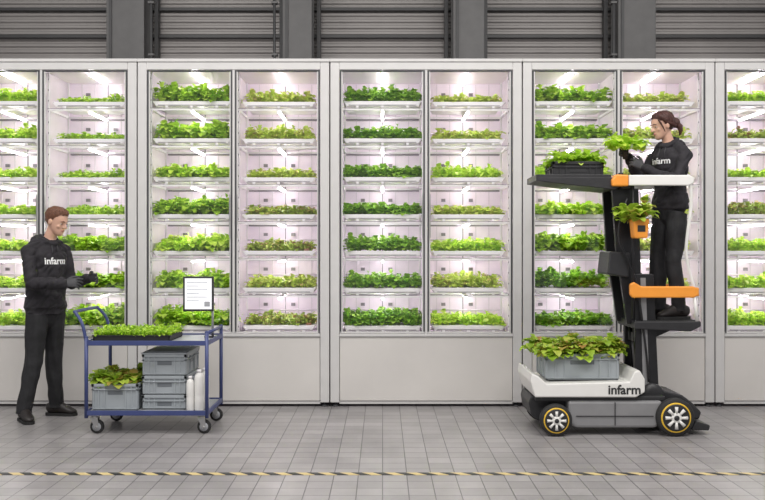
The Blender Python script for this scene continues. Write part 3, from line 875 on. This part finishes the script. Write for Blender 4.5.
# man
mf = V((.82, -.57, 0)).normalized(); ml = V((.57, .82, 0)).normalized()
mc = lambda x, z, y=7.47: V((x, y, z))
man = person('man', dict(
    loc=(-2.88, 7.47, 0), left=ml, fwd=mf, k=1.0, head=(-2.815, 7.455, 1.580), yaw=-20, pitch=20, hs=.98,
    neck=(-2.865, 7.47, 1.50),
    torso=[(mc(-2.885, .93), .16, .12), (mc(-2.885, 1.0), .176, .136), (mc(-2.885, 1.15), .178, .138), (mc(-2.885, 1.30), .185, .138), (mc(-2.88, 1.40), .180, .122), (mc(-2.87, 1.47), .13, .095), (mc(-2.865, 1.51), .075, .07)],
    hem=[(mc(-2.885, .89), .160, .122), (mc(-2.885, .895), .170, .132), (mc(-2.885, .93), .172, .134), (mc(-2.885, .955), .188, .148), (mc(-2.885, 1.02), .178, .136)],
    pocket=mc(-2.885, 1.04)+mf*.10,
    pelvis=[(mc(-2.885, .86), .12, .10), (mc(-2.885, .92), .155, .115), (mc(-2.885, 1.0), .15, .11)],
    shL=(-2.785, 7.61, 1.425), elL=(-2.71, 7.60, 1.15), wrL=(-2.51, 7.44, 1.20),
    shR=(-2.975, 7.33, 1.425), elR=(-2.91, 7.22, 1.165), wrR=(-2.635, 7.20, 1.165),
    hpL=(-2.84, 7.54, .89), knL=(-2.85, 7.56, .50), anL=(-2.845, 7.60, .10),
    hpR=(-2.93, 7.40, .89), knR=(-2.945, 7.36, .49), anR=(-3.01, 7.32, .10),
    ftL=(1, -.12, 0), ftR=(.62, -.78, 0), ground=0.0,
    tdir=(.62, .78, 0), tpos=mc(-2.875, 1.345)+mf*.13, ts=.080,
    hairm=M['hair'], ht=.010, quiff=.012, hl=([-.11, -.04, -.005, .012, .025, .05, .07, .09], [.05, .07, .115, .115, .15, .178, .186, .190])))
make_hand(man, (-2.625, 7.198, 1.166), (1, .15, .05), (0, .35, 1), (0, -1, -.4), curl=30, name='hand_right')
make_hand(man, (-2.50, 7.433, 1.203), (.9, -.5, .02), (.3, -.4, .9), (.2, .8, -.5), curl=28, name='hand_left')

# woman
wf = V((-.80, -.60, 0)).normalized(); wl = V((.60, -.80, 0)).normalized()
wc = lambda x, z, y=7.09: V((x, y, z))
woman = person('woman', dict(
    loc=(2.32, 7.09, .884), left=wl, fwd=wf, k=.88, ar=.88, head=(2.295, 7.075, 2.345), yaw=190, pitch=14, hs=.92,
    neck=(2.335, 7.09, 2.285),
    torso=[(wc(2.34, 1.83), .145, .104), (wc(2.34, 1.92), .138, .102), (wc(2.335, 2.0), .132, .100), (wc(2.33, 2.10), .146, .118), (wc(2.33, 2.18), .148, .112), (wc(2.335, 2.25), .104, .080), (wc(2.335, 2.295), .058, .056)],
    hem=[(wc(2.34, 1.77), .144, .104), (wc(2.34, 1.775), .152, .114), (wc(2.34, 1.80), .154, .114), (wc(2.34, 1.825), .160, .122), (wc(2.34, 1.90), .145, .108)],
    pocket=wc(2.34, 1.90)+wf*.080,
    pelvis=[(wc(2.34, 1.72), .11, .09), (wc(2.34, 1.78), .145, .108), (wc(2.34, 1.86), .125, .095)],
    shL=(2.420, 6.975, 2.205), elL=(2.325, 6.88, 1.985), wrL=(2.085, 6.94, 2.09),
    shR=(2.245, 7.20, 2.205), elR=(2.11, 7.18, 2.02), wrR=(2.00, 7.10, 2.20),
    hpL=(2.375, 7.02, 1.74), knL=(2.34, 7.0, 1.35), anL=(2.38, 7.0, .98),
    hpR=(2.305, 7.15, 1.74), knR=(2.26, 7.17, 1.35), anR=(2.28, 7.18, .98),
    ftL=(-1, -.15, 0), ftR=(-1, .05, 0), ground=.884,
    tdir=(.66, -.75, 0), tpos=wc(2.325, 2.155)+wf*.12, ts=.068,
    hairm=M['hair2'], ht=.014, bun=True, quiff=.006, hl=([-.11, -.04, -.005, .015, .03, .055, .075, .095], [.04, .06, .095, .12, .155, .178, .186, .190])))
make_hand(woman, (2.075, 6.942, 2.094), (-.85, .05, .62), (.4, 0, 1), (0, -1, -.1), curl=38, sc_=.92, name='hand_left')
make_hand(woman, (1.992, 7.095, 2.21), (-.75, -.4, .3), (-.2, -.1, 1), (0, 1, -.1), curl=38, sc_=.92, name='hand_right')

hp = empty('lettuce_plant', (1.95, 7.0, 2.22))
o = bpy.data.objects.new('leaves', foliage('leaves', .24, .16, .18, M['leafE'], 99, 3, 2, 26, .08)); link(o, hp); o.location = (.0, 0, .02)
mb = MB(); mb.tube([(1.945, 6.99, 2.17), (1.95, 7.0, 2.27)], [.020, .028], M['soil'], 14); mb.out('root_plug', hp)

# ------------------------------------------------------------------ lights, world, camera
w = bpy.data.worlds.new('world'); sc.world = w; w.use_nodes = True
bg = w.node_tree.nodes['Background']; bg.inputs[0].default_value = (.98, .965, .98, 1); bg.inputs[1].default_value = .47
def area(name, loc, rot, sx, sy, p, col=(1, .97, .94)):
    l_ = bpy.data.lights.new(name, 'AREA'); l_.shape = 'RECTANGLE'; l_.size = sx; l_.size_y = sy; l_.energy = p; l_.color = col
    o = bpy.data.objects.new(name, l_); sc.collection.objects.link(o); o.location = loc; o.rotation_euler = rot
area('ceiling_light', (-3, 4.6, 5.4), (math.radians(18), 0, 0), 3.5, 1.2, 140)
area('ceiling_light', (3, 4.6, 5.4), (math.radians(18), 0, 0), 3.5, 1.2, 140)
area('ceiling_light', (0, 1.5, 5.0), (math.radians(35), 0, 0), 5, 1.5, 200)

cd = bpy.data.cameras.new('camera'); cam = bpy.data.objects.new('camera', cd); sc.collection.objects.link(cam)
cam.location = (0, 0, 1.44); cam.rotation_euler = (math.radians(90), 0, 0)
cd.sensor_width = 36; cd.lens = 872/765*36
sc.camera = cam
